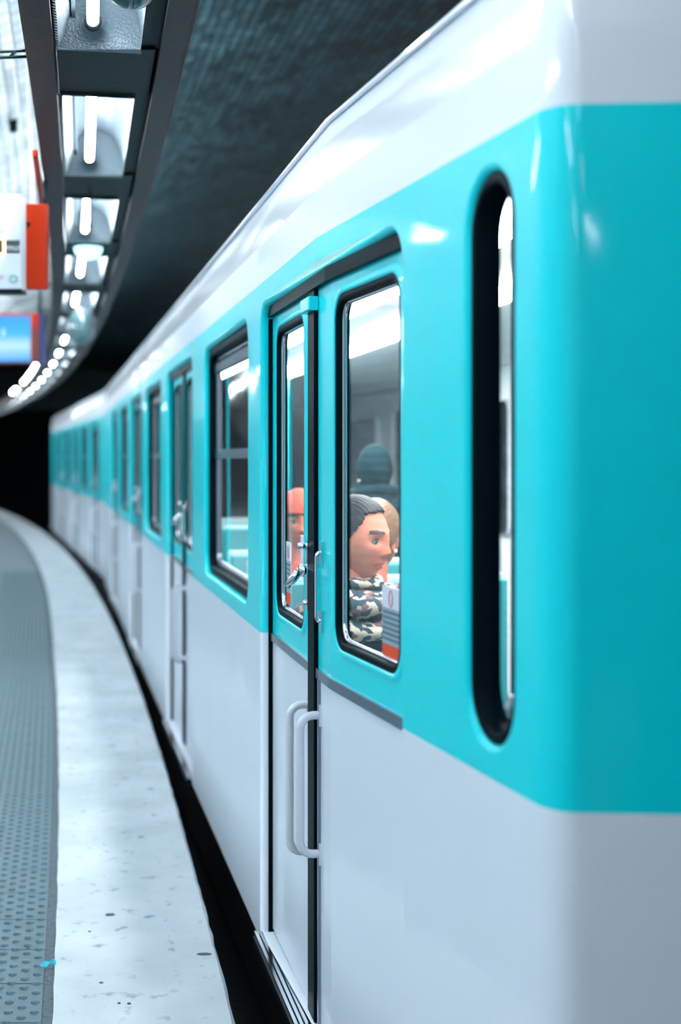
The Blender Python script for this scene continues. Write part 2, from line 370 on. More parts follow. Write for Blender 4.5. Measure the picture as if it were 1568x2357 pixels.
def make_fixture():
    t = empty('fluorescent_fixture', (0, 0, 0))
    L2 = OPEN/2
    prof = [(.108, 0.005), (.105, .06), (.092, .12), (.06, .18), (.01, .21), (-.04, .205), (-.08, .18), (-.105, .15), (-.12, .12)]
    out = [(x*1.03, z+.008) for x, z in prof]
    mb = MB()
    n = len(prof); vs = [(x, y, z) for y in (-L2+.03, L2-.03) for x, z in prof]
    mb.add(vs, [(i, i+1, n+i+1, n+i) for i in range(n-1)], 0, True)
    mb.add([(x, y, z) for y in (-L2+.03, L2-.03) for x, z in out], [(i, i+1, n+i+1, n+i) for i in range(n-1)], 0, True)
    for y, s in ((L2-.03, -1), (-L2+.03, 1)):      # flared end walls
        mb.add([(x, y, z) for x, z in prof]+[(.110, y-s*.028, -.002), (-.165, y-s*.028, -.002)], [tuple(range(n)), (0, n, n+1, n-1)], 0)
    # dished end shape
    mb.build('reflector', M['refl'], t, fix=False)
    mb = MB()
    for q, y in enumerate(frange(-L2+.04, L2-.055, 52)):      # slanted ribs facing the tube
        mb.add([(-.162, y, .0), (-.152, y, -.002), (-.112, y, .115), (-.122, y, .118), (-.162, y+.014, .0), (-.152, y+.014, -.002), (-.112, y+.014, .115), (-.122, y+.014, .118)],
               [(0, 1, 2, 3), (4, 7, 6, 5), (1, 5, 6, 2), (0, 3, 7, 4)])
    mb.add([(-.162, -L2+.03, 0), (-.162, L2-.03, 0), (-.122, L2-.03, .118), (-.122, -L2+.03, .118)], [(0, 1, 2, 3)], 1)
    mb.build('ribbed_louvre', [M['rib'], M['plate']], t, weld=False)
    mb = MB(); mb.box(-.112, -.100, -L2+.03, L2-.03, .095, .125); mb.build('bright_edge_strip', M['refl'], t)
    mb = MB(); mb.box(.112, .166, -L2, L2, .02, .03); mb.build('side_plate', M['plate'], t)
    tb = MB(); tb.tube([(-.045, -L2+.12, .06), (-.045, -L2+.13, .06), (-.045, L2-.13, .06), (-.045, L2-.12, .06)], [.012, .019, .019, .012], 14); tb.build('fluorescent_tube', M['tube'], t)
    mb = MB()
    for y in (-L2+.10, L2-.13):
        mb = MB(); mb.tube([(-.045, y, .06), (-.045, y+.03, .06)], .027, 12); mb.box(-.055, -.035, y, y+.03, .06, .2); mb.build('lamp_holder', M['darkmetal'], t)
    return t
fx0 = make_fixture()
ordn = 'nearest second third fourth fifth sixth seventh eighth ninth tenth eleventh twelfth thirteenth fourteenth fifteenth sixteenth seventeenth eighteenth nineteenth twentieth last'.split()
for i, y0 in enumerate(starts):
    t = fx0 if i == 0 else copy_tree(fx0)
    yc = y0+OPEN/2; j = i-4
    t.location = (E(yc)-.36, yc, Z0+.02); t.rotation_euler = (0, 0, math.atan(-dE(yc)))
    if j < 0: lab = 'lit fluorescent fixture of the rig above and behind the viewpoint'
    elif j == 0: lab = 'lit fluorescent fixture cropped by the top of the picture, nearest of the rig'
    elif j < 7: lab = 'lit fluorescent fixture between plum rails, %s from the top of the picture' % ordn[j]
    else: lab = 'small blurred lit fixture in the far bend of the rig, %s from the top' % ordn[min(j, 20)]
    tag(t, lab, 'light fixture', 'fluorescent fixtures of the rig outside the picture' if j < 0 else 'fluorescent fixtures along the rig')
# uplight tubes lying behind the left rail, washing the vault
y = -5
while y < 46:
    mb = MB(); mb.tube([(E(a)-.575, a, Z0+.22) for a in frange(y, y+1.42, 4)], .016, 8); mb.build('uplight_tube', M['uptube'], rig)
    y += 1.45 if y < 26 else (4.4 if y < 30 else 9)
# row of fill tubes added left of the frame to light train and platform
y = -4.5
while y < 46:
    mb = MB(); mb.tube([(E(a)-2.2, a, 2.95) for a in frange(y, y+1.5, 3)], .02, 8)
    t = empty('added_wall_lamp', (E(y)-2.2, y, 2.95), 0, 'unseen hooded fill tube added above the platform wall', 'lamp', 'added fill tubes above the platform wall')
    mb.build('tube', M['filltube'], t)
    mb = MB(); vs = []
    for a in frange(y-.02, y+1.52, 3):
        for o_, z_ in ((-2.34, 2.90), (-2.30, 2.99), (-2.06, 2.99), (-2.03, 2.965)): vs.append((E(a)+o_, a, z_))
    mb.add(vs, [(k*4+i, k*4+i+1, k*4+i+5, k*4+i+4) for k in range(3) for i in range(3)]); mb.build('hood', M['alu'], t)  # hood added to keep the fill light off the right vault
    y += 3.0
y = -3  # unseen lamps added beyond the train to brighten the view through its windows
while y < 44:
    mb = MB(); mb.box(E(y)+6.4, E(y)+6.6, y, y+1.6, 2.9, 2.94)
    tag(mb.build('added_far_lamp', M['farfill']), 'unseen lamp added over the opposite platform behind the train', 'lamp', 'added lamps over the opposite platform')
    y += 3.0

# domes and small things hung from rig
def at(px, py, Y): return ((px-784)/3267*Y, Y, 1.6+(1055-py)/3267*Y)
def dome(px, py, Y, r, m, label, name='dome_lamp', cat='lamp'):
    x, y, z = at(px, py, Y); t = empty(name, (x, y, z), 0, label, cat)
    mb = MB(); mb.ell((x, y, z), (r, r, r*.85), 20, 8, z0=-1, z1=0); mb.build('dome', m, t)
    mb = MB(); mb.tube([(x, y, z), (x, y, z+.03)], r*1.08, 20); mb.build('collar', M['darkmetal'], t)
    mb = MB(); mb.tube([(x, y, z+.02), (x, y, Z0+.05)], .02, 8); mb.build('stem', M['darkmetal'], t)
dome(203, 570, 8.85, .088, M['dome'], 'glowing pale cyan half-round dome lamp under the rig')
dome(302, -32, 4.02, .075, M['domedark'], 'dark green smoked dome at the top edge of the picture', 'camera_dome', 'security camera')
x, y, z = at(186, 752, 12.2)
t = empty('safety_mirror', (x, y, z), 0, 'blurry grey-green oval mirror hanging below the far part of the rig', 'mirror')
mb = MB(); mb.ell((x, y, z), (.11, .06, .15), 24, 12); mb.build('mirror_face', M['domeglass'], t)
mb = MB(); mb.tube([(x+.115*math.cos(a), y, z+.155*math.sin(a)) for a in frange(0, 2*PI, 28)], .009, 8, caps=False); mb.build('rim', M['alu'], t)
mb = MB(); mb.tube([(x, y, z+.15), (x, y, Z0+.05)], .01, 8); mb.build('stem', M['darkmetal'], t)
x, y, z = at(208, 520, 7.1)
mb = MB(); mb.tube([(x, y, z), (x, y, Z0+.04)], .005, 6); mb.ell((x, y, z), (.009, .009, .012), 8, 6)
tag(mb.build('pull_rod', M['darkmetal']), 'thin dark rod hanging in front of the third fixture', 'rod')
# perforated bracket at upper left
Yb = 4.75
t = empty('bracket_arm', (E(Yb)-1.0, Yb, 2.94), 0, 'dark green perforated bracket arm at the upper left against the white vault', 'bracket')
mb = MB()
for a in (-.010, .010):
    mb.tube([(E(Yb)-1.9, Yb+.0, 2.905+a), (E(Yb)-.62, Yb, 2.955+a)], .0055, 6)
for q in range(22):
    xx = E(Yb)-1.9+q*.058; zz = 2.915+q*.058*.031
    mb.tube([(xx, Yb, zz-.009), (xx+.018, Yb, zz+.009)], .005, 6)
mb.build('perforated_arm', M['plate'], t)
x, y, z = at(31, 205, 11.0)
zt = HH*math.sin(math.acos(min(1, (CO-(x-E(y)))/HW)))
mb = MB(); mb.box(x-.03, x+.03, y-.02, y+.02, zt-.10, zt+.02); mb.box(x-.05, x+.02, y-.02, y+.02, zt-.03, zt-.01)
tag(mb.build('ceiling_clip', M['plate']), 'small dark green clip on the white vault left of the rig', 'clip')

# ------------------------------------------------------------ signs at left
def text(name, s, loc, size, m, parent, ext=.002, align='CENTER'):
    c = bpy.data.curves.new(name, 'FONT'); c.body = s; c.size = size; c.extrude = ext; c.align_x = align; c.align_y = 'CENTER'
    o = bpy.data.objects.new(name, c); col.objects.link(o); o.rotation_euler = (PI/2, 0, 0); c.materials.append(m)
    o.location = Vector(loc)-origin(parent); o.parent = parent
    dg = bpy.context.evaluated_depsgraph_get(); dg.update()
    me = bpy.data.meshes.new_from_object(o.evaluated_get(dg)); o2 = bpy.data.objects.new(name, me); col.objects.link(o2)
    o2.rotation_euler = (PI/2, 0, 0); o2.location = Vector(loc)-origin(parent); o2.parent = parent
    bpy.data.objects.remove(o); return o2
Y = 6.4
P = lambda px, py, YY=Y: at(px, py, YY)
x1, _, zb = P(49, 668); _, _, ztp = P(49, 447)
t = empty('train_time_display', (x1-.35, Y, zb), 0, 'white next-train display with amber digits at the left edge', 'information sign')
mb = MB(); mb.box(x1-.8, x1, Y, Y+.10, zb, ztp); bevel(mb.build('case', M['signw'], t), .006)
mb = MB(); mb.box(x1-.8, x1-.006, Y-.004, Y+.001, P(0, 582)[2], P(0, 553)[2]); mb.build('dark_strip', M['signdark'], t)
mb = MB(); mb.box(x1-.8, x1, Y-.006, Y+.1, zb-.012, zb+.006); mb.build('green_base_edge', M['plate'], t)
def led(ch, cx, cz, name):
    mb = MB()
    pat = {'0': ['01110', '10001', '10001', '10001', '10001', '10001', '01110'], '3': ['11110', '00001', '00001', '01110', '00001', '00001', '11110']}[ch]
    for r, row in enumerate(pat):
        for c, b in enumerate(row):
            if b == '1': mb.box(cx+(c-4.3)*.0125-.0055, cx+(c-4.3)*.0125+.0055, Y-.007, Y-.004, cz+(3-r)*.0125-.0055, cz+(3-r)*.0125+.0055)
    o = mb.build(name, M['amber'], t)
    return o
led('3', P(11, 492)[0], P(0, 492)[2], 'amber_digit'); led('0', P(12, 567)[0], P(0, 567)[2], 'amber_digit')
text('sign_lettering', 'mus', (P(32, 568)[0], Y-.006, P(0, 570)[2]), .045, M['signw'], t)
text('sign_lettering', 'u', (P(4, 530)[0], Y-.004, P(0, 530)[2]), .035, M['greytext'], t)
text('sign_lettering', 'u', (P(2, 636)[0], Y-.004, P(0, 636)[2]), .035, M['pinktext'], t)
lx, _, lz = P(31, 642)
mb = MB(); mb.tube([(lx+.016*math.cos(a), Y-.004, lz+.016*math.sin(a)) for a in frange(0, 2*PI, 20)], .003, 6, caps=False); mb.build('round_logo', M['teallogo'], t)
mb = MB()
mb.tube([(x1-.05, Y+.05, ztp-.1), (x1-.02, Y+.22, ztp-.1)], .012, 8)
mb.build('hanger', M['darkmetal'], t)
Y2 = 6.62
xa = at(44, 0, Y2)[0]; xb = at(106, 0, Y2)[0]; za = at(0, 664, Y2)[2]; zc = at(0, 469, Y2)[2]
t = empty('orange_box', ((xa+xb)/2, Y2, za), 0, 'orange metal box hung behind the white display, beside the rig', 'box')
mb = MB(); mb.box(xa, xb, Y2, Y2+.06, za, zc); mb.build('case', M['orange'], t)
mb = MB(); mb.tube([(xb-.012, Y2+.03, zc-.02), (xb-.012, Y2+.03, Z0+.05)], .01, 8); mb.build('hanger', M['darkmetal'], t)
mb = MB(); ysb = frange(6.25, 8.1, 10)
o = sweep('orange_bar', [(-.635, Z0+.03), (-.66, Z0+.03), (-.66, Z0+.06), (-.635, Z0+.06)], ysb, M['orange']); tag(o, 'thin orange bar running along the left side of the plum rail', 'bar')
Y = 10.9
x1, _, zb = at(70, 832, Y); _, _, ztp = at(70, 727, Y)
t = empty('screen_display', (x1-.3, Y, zb), 0, 'blue lit screen hanging at the left edge below the white display', 'screen')
mb = MB(); mb.box(x1-.75, x1+.06, Y+.01, Y+.14, zb-.01, ztp+.02); mb.build('case', M['orange_d'], t)
mb = MB(); mb.box(x1-.74, x1, Y, Y+.012, zb, ztp); mb.build('lit_screen', M['screen'], t)
mb = MB(); mb.box(x1+.01, x1+.06, Y+.006, Y+.011, ztp-.09, ztp+.02); mb.build('orange_corner', M['orange'], t)
mb = MB(); mb.box(x1+.062, x1+.09, Y+.02, Y+.14, zb-.01, ztp+.02); mb.build('blue_side', M['navy'], t)
text('screen_lettering', 'i', (at(8, 0, Y)[0], Y-.004, at(0, 765, Y)[2]), .10, M['signw'], t)
mb = MB(); mb.tube([(x1+.05, Y+.08, ztp), (x1+.06, Y+.08, Z0+.05), (E(Y)-.60, Y+.08, Z0+.05)], .014, 8); mb.build('hanger', M['darkmetal'], t)

# ------------------------------------------------------------ train
QZ = [(2.32, 0), (2.36, .003), (2.42, .012), (2.47, .024), (2.505, .042), (2.54, .066), (2.57, .10), (2.62, .19), (2.67, .36), (2.71, .65), (2.73, 1.0), (2.735, 1.2)]
W = 2.4
class Line:
    def __init__(s, f, n): s.f = f; s.n = n
    def P(s, u, z, d): return (s.f(u)+d*s.n[0], u+d*s.n[1], z)
def near_mid(u): return 1.0346-.2896*u if u < 3.794 else .7129-.2048*u
L1 = Line(near_mid, (.974, .225))
L2 = Line(lambda u: -3.17-.258*(u-19.1), (.968, .25))

def rrect(a, b, c, d, r, sq=False, n=7):
    """rounded rectangle loop in (u,z); sq = square lower corners"""
    pts = []
    for (cx, cz, a0, rr) in ((b-r, d-r, 0, r), (a+r, d-r, PI/2, r), (a, c, None, 0) if sq else (a+r, c+r, PI, r), (b, c, None, 0) if sq else (b-r, c+r, 3*PI/2, r)):
        if a0 is None: pts.append((cx, cz)); continue
        for i in range(n+1): t = a0+PI/2*i/n; pts.append((cx+rr*math.cos(t), cz+rr*math.sin(t)))
    return pts
def ring(mb, LN, loops, closed=True, mi=0, smooth=False):
    """loops: list of (pts, d) joined one to the next"""
    n = len(loops[0][0]); vs = []
    for pts, d in loops: vs += [LN.P(u, z, d) for u, z in pts]
    fs = [(k*n+i, k*n+(i+1) % n, (k+1)*n+(i+1) % n, (k+1)*n+i) for k in range(len(loops)-1) for i in range(n if closed else n-1)]
    mb.add(vs, fs, mi, smooth)
def plate(mb, LN, outer, inner, d, mi=0, cuts=()):
    bm = bmesh.new()
    for lp in [outer]+([inner] if inner else []):
        vs = [bm.verts.new((u, z, 0)) for u, z in lp]
        for i in range(len(vs)): bm.edges.new((vs[i], vs[(i+1) % len(vs)]))
    bmesh.ops.triangle_fill(bm, use_beauty=True, edges=bm.edges[:])
    for c in cuts:
        bmesh.ops.bisect_plane(bm, geom=bm.verts[:]+bm.edges[:]+bm.faces[:], plane_co=(c, 0, 0), plane_no=(1, 0, 0))
    bm.verts.index_update()
    mb.add([LN.P(v.co.x, v.co.y, d) for v in bm.verts], [tuple(v.index for v in f.verts) for f in bm.faces], mi)
    bm.free()
def grow(a, b, c, d, e): return (a-e, b+e, c-e, d+e)
ZB, ZT = -.03, 2.32
def bay(mb, LN, u0, u1, hole=None, r=.08, sq=False, depth=.05, d0=0, mi=0):
    outer = [(u0, ZB), (u1, ZB), (u1, ZT), (u0, ZT)]
    cuts = [3.794] if u0 < 3.794 < u1 else []
    if not hole: plate(mb, LN, outer, None, d0, mi, cuts); return
    def lp(e): 
        a, b, c, d = grow(*hole, e)
        if sq: c = hole[2]
        return rrect(a, b, c, d, r+e, sq)
    plate(mb, LN, outer, lp(.016), d0, mi, cuts)
    sg = 1 if d0 < 1 else -1
    ring(mb, LN, [(lp(.016), d0), (lp(.009), d0+sg*.0015), (lp(.003), d0+sg*.006), (lp(0), d0+sg*.014), (lp(0), d0+sg*depth)], mi=mi, smooth=True)

def frame(name, LN, a, b, c, d, r, wd, d0, d1, m, parent):
    """hollow frame between (a,b,c,d) and inset wd, from depth d0 to d1"""
    mb = MB(); o = rrect(a, b, c, d, r); i = rrect(a+wd, b-wd, c+wd, d-wd, max(r-wd, .01))
    ring(mb, LN, [(o, d1), (o, d0+.003), (rrect(a+.004, b-.004, c+.004, d-.004, r-.004), d0), (rrect(a+wd-.004, b-wd+.004, c+wd-.004, d-wd+.004, max(r-wd+.004, .01)), d0), (i, d0+.004), (i, d1)], smooth=True)
    return mb.build(name, m, parent)
def pane(name, LN, a, b, c, d, r, dd, m, parent):
    mb = MB(); pts = rrect(a, b, c, d, r); mb.add([LN.P(u, z, dd) for u, z in pts], [tuple(range(len(pts)))]); return mb.build(name, m, parent, fix=False)

def leaf(LN, car, a, b, hole, near_side, rec, full=True):
    """one sliding door leaf a..b; near_side True when it is the leaf closer to the camera"""
    mb = MB()
    z0, z1 = 0.012, 2.13
    w0 = rrect(*hole, .07); e = rrect(*grow(*hole, .022), .09); e2 = rrect(*grow(*hole, .012), .08)
    cuts = [3.794] if a < 3.794 < b else []
    plate(mb, LN, [(a, z0), (b, z0), (b, z1), (a, z1)], e, rec, 0, cuts)
    ring(mb, LN, [(e, rec), (e2, rec-.006), (w0, rec-.006), (w0, rec+.03)], smooth=True)
    ring(mb, LN, [([(a, z0), (b, z0), (b, z1), (a, z1)], rec), ([(a, z0), (b, z0), (b, z1), (a, z1)], rec+.035)])
    lf = mb.build('door_leaf', M['livery'], car)
    frame('window_gasket', LN, hole[0]-.002, hole[1]+.002, hole[2]-.002, hole[3]+.002, .07, .022, rec-.004, rec+.03, M['rubber'], lf)
    g = (hole[0]+.02, hole[1]-.02, hole[2]+.02, hole[3]-.02)
    frame('window_bead', LN, *g, .05, .008, rec+.008, rec+.02, M['chrome'], lf)
    pane('door_window', LN, g[0]+.004, g[1]-.004, g[2]+.004, g[3]-.004, .046, rec+.016, M['glass'], lf)
    mb = MB(); mb.box(a, b, .985, 1.012, rec-.008, rec+.002, T=lambda u, z, d: LN.P(u, z, d)); 
    if cuts:
        mb = MB(); 
        for s0, s1 in ((a, 3.794), (3.794, b)): mb.box(s0, s1, .985, 1.012, rec-.008, rec+.002, T=lambda u, z, d: LN.P(u, z, d))
    mb.build('door_trim', M['alu'], lf)
    return lf
def uhandle(LN, u, z0, z1, out, d0, rad, m, parent, name='grab_handle'):
    r = min(.035, out*.8); pts = [(u, z1, d0)]
    for t in frange(0, PI/2, 5): pts.append((u, z1-r+r*math.cos(t), d0-out+r-r*math.sin(t)))
    for t in frange(0, PI/2, 5): pts.append((u, z0+r-r*math.sin(t), d0-out+r-r*math.cos(t)))
    pts.append((u, z0, d0))
    mb = MB(); mb.tube([LN.P(*p) for p in pts], rad, 12)
    for z in (z0, z1): mb.box(u-.014, u+.014, z-.03, z+.03, d0-.006, d0+.002, T=lambda a, b, c: LN.P(a, b, c))
    return mb.build(name, m, parent)

def build_car(name, LN, u0, u1, doors, wins, label, front=None, detail=()):
    base = LN.P((u0+u1)/2, 0, W/2)
    car = empty(name, (base[0], base[1], 0), 0, label, 'metro carriage')
    # bays
    feats = sorted([(a, b, 'd') for a, b in doors]+[(a, b, 'w') for a, b in wins])
    edges = [u0]
    bays = []
    for i, (a, b, k) in enumerate(feats):
        nxt = (b+feats[i+1][0])/2 if i+1 < len(feats) else min(b+.2, u1)
        bays.append((edges[-1], nxt, a, b, k)); edges.append(nxt)
    body = MB()
    for (p, q, a, b, k) in bays:
        if k == 'd': bay(body, LN, p, q, (a, b, 0.0, 2.11), .08, True, .045)
        else: bay(body, LN, p, q, (a, b, 1.075, 2.10), .09, False, .055)
    if edges[-1] < u1: bay(body, LN, edges[-1], u1)
    if front:      # cab section: bay with tall slit window, then the rounded corner and the face
        ua, ub = front
        bay(body, LN, ua, u0, (2.52, 2.735, 1.07, 2.13), .105, False, .055)
        c0 = LN.P(ua, 0, 0); yf = 2.362
        xi = 1.0346-.2896*yf
        pts = []
        for t in frange(0, 1, 12):
            pts.append(((1-t)**2*c0[0]+2*t*(1-t)*xi+t*t*.405, (1-t)**2*c0[1]+2*t*(1-t)*yf+t*t*(yf-.001)))
        for t in frange(0, 1, 12)[1:]: pts.append((.405+1.9*t, yf-.001-.05*math.sin(t*PI)+.22*t*t))
        front_pts = pts
        vs = []; n = len(pts)
        for z in (ZB, ZT): vs += [(x, y, z) for x, y in pts]
        body.add(vs, [(i, i+1, n+i+1, n+i) for i in range(n-1)], 0, True)
    # far side
    for (p, q, a, b, k) in bays:
        if k == 'd': bay(body, LN, p, q, (a+.2, b-.2, 1.1, 2.03), .08, False, .045, d0=W, mi=1)
        else: bay(body, LN, p, q, (a, b, 1.075, 2.0), .09, False, .045, d0=W, mi=1)
    if edges[-1] < u1: bay(body, LN, edges[-1], u1, d0=W, mi=1)
    ustart = front[0] if front else u0
    # end walls
    us = ustart if not front else ustart+.25
    for u in ([u1] if front else [u0, u1]):
        body.add([LN.P(u, ZB, 0), LN.P(u, ZB, W), LN.P(u, ZT, W), LN.P(u, ZT, 0)], [(0, 1, 2, 3)], 1)
    sh = body.build('body_shell', [M['livery'], M['inner']], car)
    # roof
    rf = MB(); prof = QZ+[(z, W-q) for z, q in reversed(QZ[:-1])]
    su = [ustart]+([3.794] if front else [])+[u1]; n = len(prof); vs = []
    for u in su: vs += [LN.P(u, z, q) for z, q in prof]
    rf.add(vs, [(k*n+i, k*n+i+1, (k+1)*n+i+1, (k+1)*n+i) for k in range(len(su)-1) for i in range(n-1)], 0, True)
    for u in ([u1] if front else [u0, u1]): rf.add([LN.P(u, z, q) for z, q in prof], [tuple(range(n))])
    if front:
        # roof cap over the cab front: the upper front leans back
        vs = []; m_ = len(front_pts)
        for z, q in QZ:
            for i, (x, y) in enumerate(front_pts):
                tx = min(1, i/12.0)
                vs.append((x+q*(1-tx)*.974*(1 if i < 13 else 1), y+q*(.225*(1-tx)+tx*1.0), z))
        rf.add(vs, [(k*m_+i, k*m_+i+1, (k+1)*m_+i+1, (k+1)*m_+i) for k in range(len(QZ)-1) for i in range(m_-1)], 0, True)
    rf.build('roof', M['white'], car)
    # gutter rail
    gt = MB()
    for s0, s1 in zip(su[:-1], su[1:]):
        gt.box(s0, s1, 2.500, 2.508, .024, .050, T=lambda u, z, d: LN.P(u, z, d), mi=0)
        gt.box(s0, s1, 2.508, 2.519, .036, .056, T=lambda u, z, d: LN.P(u, z, d), mi=1)
    gt.build('rain_gutter', [M['white'], M['darkmetal']], car)
    # inside
    ins = MB()
    tr = lambda u, z, d: LN.P(u, z, d)
    ia = ustart+.5 if front else u0+.02
    segs = [(ia, 3.794), (3.794, u1-.02)] if front else [(ia, u1-.02)]
    for a, b in segs:
        ins.box(a, b, -.03, .0, .09, W-.05, T=tr, mi=0); ins.box(a, b, 2.24, 2.27, .10, W-.05, T=tr, mi=1)
    ins.build('floor_and_ceiling', [M['carfloor'], M['ceil']], car)
    u = ia+.1
    for a, b in segs:
        for d in ((.44, .92) if front else ()):
            ml = MB(); ml.box(a+.1, min(b, 10.6), 2.205, 2.235, d, d+.13, T=tr); ml.build('ceiling_lamp', M['carlamp'], car)
    ud = MB()
    ud.box(ustart+.3, u1-.2, -.85, -.04, .16, W-.16, T=tr)
    ud.box(ustart+.15, u1, -.16, -.035, .05, W-.05, T=tr)
    ud.build('underframe', M['under'], car)
    # windows
    for j, (a, b) in enumerate(wins):
        f = frame('window_frame', LN, a+.001, b-.001, 1.076, 2.099, .089, .035, .022, .075, M['rubber'], car)
        f2 = frame('sash', LN, a+.034, b-.034, 1.11, 2.065, .06, .022, .052, .075, M['alu'], f)
        mb = MB(); mb.box(a+.04, b-.04, 1.60, 1.640, .046, .072, T=tr); mb.build('sash_bar', M['alu'], f)
        mb = MB(); mb.box(a+.04, b-.04, 1.99, 2.03, .045, .07, T=tr); mb.build('top_slat', M['darkmetal'], f)
        pane('pane', LN, a+.05, b-.05, 1.13, 1.605, .03, .062, M['glass'], f)
        pane('pane', LN, a+.05, b-.05, 1.635, 2.05, .03, .060, M['glass'], f)
        if j < 3:
            pane('far_pane', LN, a+.02, b-.02, 1.10, 1.98, .07, W-.02, M['glass'], f)
    for j, (a, b) in enumerate(doors):
        d1 = (a, b) == doors[0] and front
        rec = .04; mid = 4.028 if d1 else (a+b)/2
        hn = (3.215, 3.745, 1.10, 2.03) if d1 else (a+.12, mid-.11, 1.10, 2.03)
        hf = (4.165, 4.69, 1.09, 2.03) if d1 else (mid+.11, b-.12, 1.10, 2.03)
        ln = leaf(LN, car, a+.001, mid-.05, hn, True, rec); lf = leaf(LN, car, mid+.05, b-.001, hf, False, rec)
        mb = MB(); mb.box(mid-.052, mid+.052, .012, 2.10, rec-.012, rec+.03, T=tr); bevel(mb.build('door_seal', M['rubber'], car), .006)
        # dark slot above and beside leaves, sill below
        mb = MB()
        for s0, s1 in ([(a, 3.794), (3.794, b)] if d1 else [(a, b)]):
            mb.box(s0, s1, 2.075, 2.112, .022, .045, T=tr)
        mb.box(b-.012, b, 0, 2.09, .026, .045, T=tr)
        mb.build('door_head_seal', M['rubber'], car)
        mb = MB()
        for s0, s1 in ([(a, 3.794), (3.794, b)] if d1 else [(a, b)]):
            for q in range(4): mb.box(s0, s1, -.028-.0*q, .004-.004*q, -.022+q*.017, -.022+q*.017+.010, T=tr, mi=0)
            mb.box(s0, s1, -.036, -.014, -.026, .045, T=tr, mi=1)
        mb.build('door_sill', [M['chrome'], M['rubber']], car)
        if j < 4:
            un, uf = mid-.085, mid+.085
            uhandle(LN, un, .50, .885, .058, rec, .012, M['handle'], ln)
            uhandle(LN, uf, .46, .885, .058, rec, .012, M['handle'], lf)
            uhandle(LN, un-.035, 1.15, 1.34, .016, rec-.002, .006, M['chrome'], ln, 'chrome_pull')
            mb = MB()
            mb.box(un-.005, un+.008, .02, 1.0, rec-.008, rec+.001, T=tr)
            mb.build('edge_strip', M['alu'], ln)
            mb = MB()      # chrome latch: back plate, barrel and lever
            mb.box(uf-.012, uf+.012, 1.16, 1.36, rec-.008, rec+.001, T=tr)
            mb.tube([LN.P(uf, 1.345, rec), LN.P(uf, 1.345, rec-.035)], .011, 10)
            mb.tube([LN.P(uf, 1.275, rec), LN.P(uf, 1.275, rec-.03)], .018, 12)
            mb.tube([LN.P(uf, 1.275, rec-.028), LN.P(uf+.01, 1.245, rec-.05), LN.P(uf+.04, 1.235, rec-.055)], [.012, .013, .014], 10)
            mb.tube([LN.P(uf, 1.18, rec), LN.P(uf, 1.18, rec-.018)], .009, 10)
            mb.build('latch', M['chrome'], lf)
        if d1:
            mb = MB(); mb.box(mid-.06, mid+.07, 2.015, 2.055, rec-.03, rec+.0, T=tr); bevel(mb.build('seal_clamp', M['teal'], car), .004)
            mb = MB(); mb.box(mid+.02, mid+.07, 2.01, 2.06, rec-.032, rec-.028, T=tr)
    if front:
        f = frame('cab_window_frame', LN, 2.521, 2.734, 1.071, 2.129, .104, .022, .008, .060, M['rubber'], car)
        pane('pane', LN, 2.54, 2.715, 1.09, 2.11, .08, .040, M['glass'], f)
        mb = MB(); mb.box(2.45, 2.85, .3, 2.22, .14, .16, T=tr); mb.build('cab_lining', M['rubber'], car)
        mb = MB(); mb.tube([LN.P(2.56, 1.19, .045), LN.P(2.56, 1.15, .02), LN.P(2.575, 1.12, .035)], [.014, .018, .012], 12); mb.build('window_catch', M['chrome'], f)
        mb = MB()
        mb.tube([LN.P(2.545, 1.2, .045), LN.P(2.545, 2.0, .045)], .006, 8); mb.build('guide_rod', M['alu'], f)
    # poles and seats
    for (u, d) in [(6.35, .62), (7.0, 1.5), (9.9, .95)] if front else []:
        mb = MB(); mb.tube([LN.P(u, 0, d), LN.P(u, 2.24, d)], .017, 10); mb.build('grab_pole', M['teal'] if u > 5 else M['alu'], car)
    if front:
        for (u, d) in [(5.0, .18), (5.9, .18), (6.55, .18), (5.0, 1.7), (5.9, 1.7), (6.5, 1.7), (9.2, .18), (10.2, .18)]:
            mb = MB()
            mb.box(u, u+.42, .42, .5, d, d+.9, T=tr, mi=0); mb.box(u+.38, u+.46, .5, 1.12, d, d+.9, T=tr, mi=0)
            mb.box(u+.46, u+.475, .3, 1.14, d-.01, d+.91, T=tr, mi=1); mb.box(u+.1, u+.36, 0, .42, d+.3, d+.6, T=tr, mi=1)
            bevel(mb.build('bench_seat', [M['seat'], M['seatw']], car), .03, 3)
    return car
car1 = build_car('metro_carriage', L1, 2.85, 18.35, [(3.118, 4.80), (7.12, 8.68), (11.08, 12.62), (15.0, 16.5)], [(5.12, 6.56), (9.12, 10.58), (13.05, 14.5)],
                 'turquoise and white metro carriage nearest the camera, with rounded cab corner and slit window', front=(2.437, 2.85))
car2 = build_car('metro_carriage', L2, 18.95, 32.4, [(20.1, 21.6), (24.0, 25.5), (27.9, 29.4)], [(22.05, 23.5), (25.95, 27.4), (29.9, 31.3)],
                 'blurred second metro carriage coupled behind, ending at the black tunnel')
# gangway between carriages
t = MB(); T1 = lambda u, z, d: L1.P(u, z, d)
t.box(18.36, 18.93, .05, 2.2, .45, 1.9, T=T1); tag(t.build('gangway', M['under']), 'dark coupling passage between the two carriages', 'gangway')

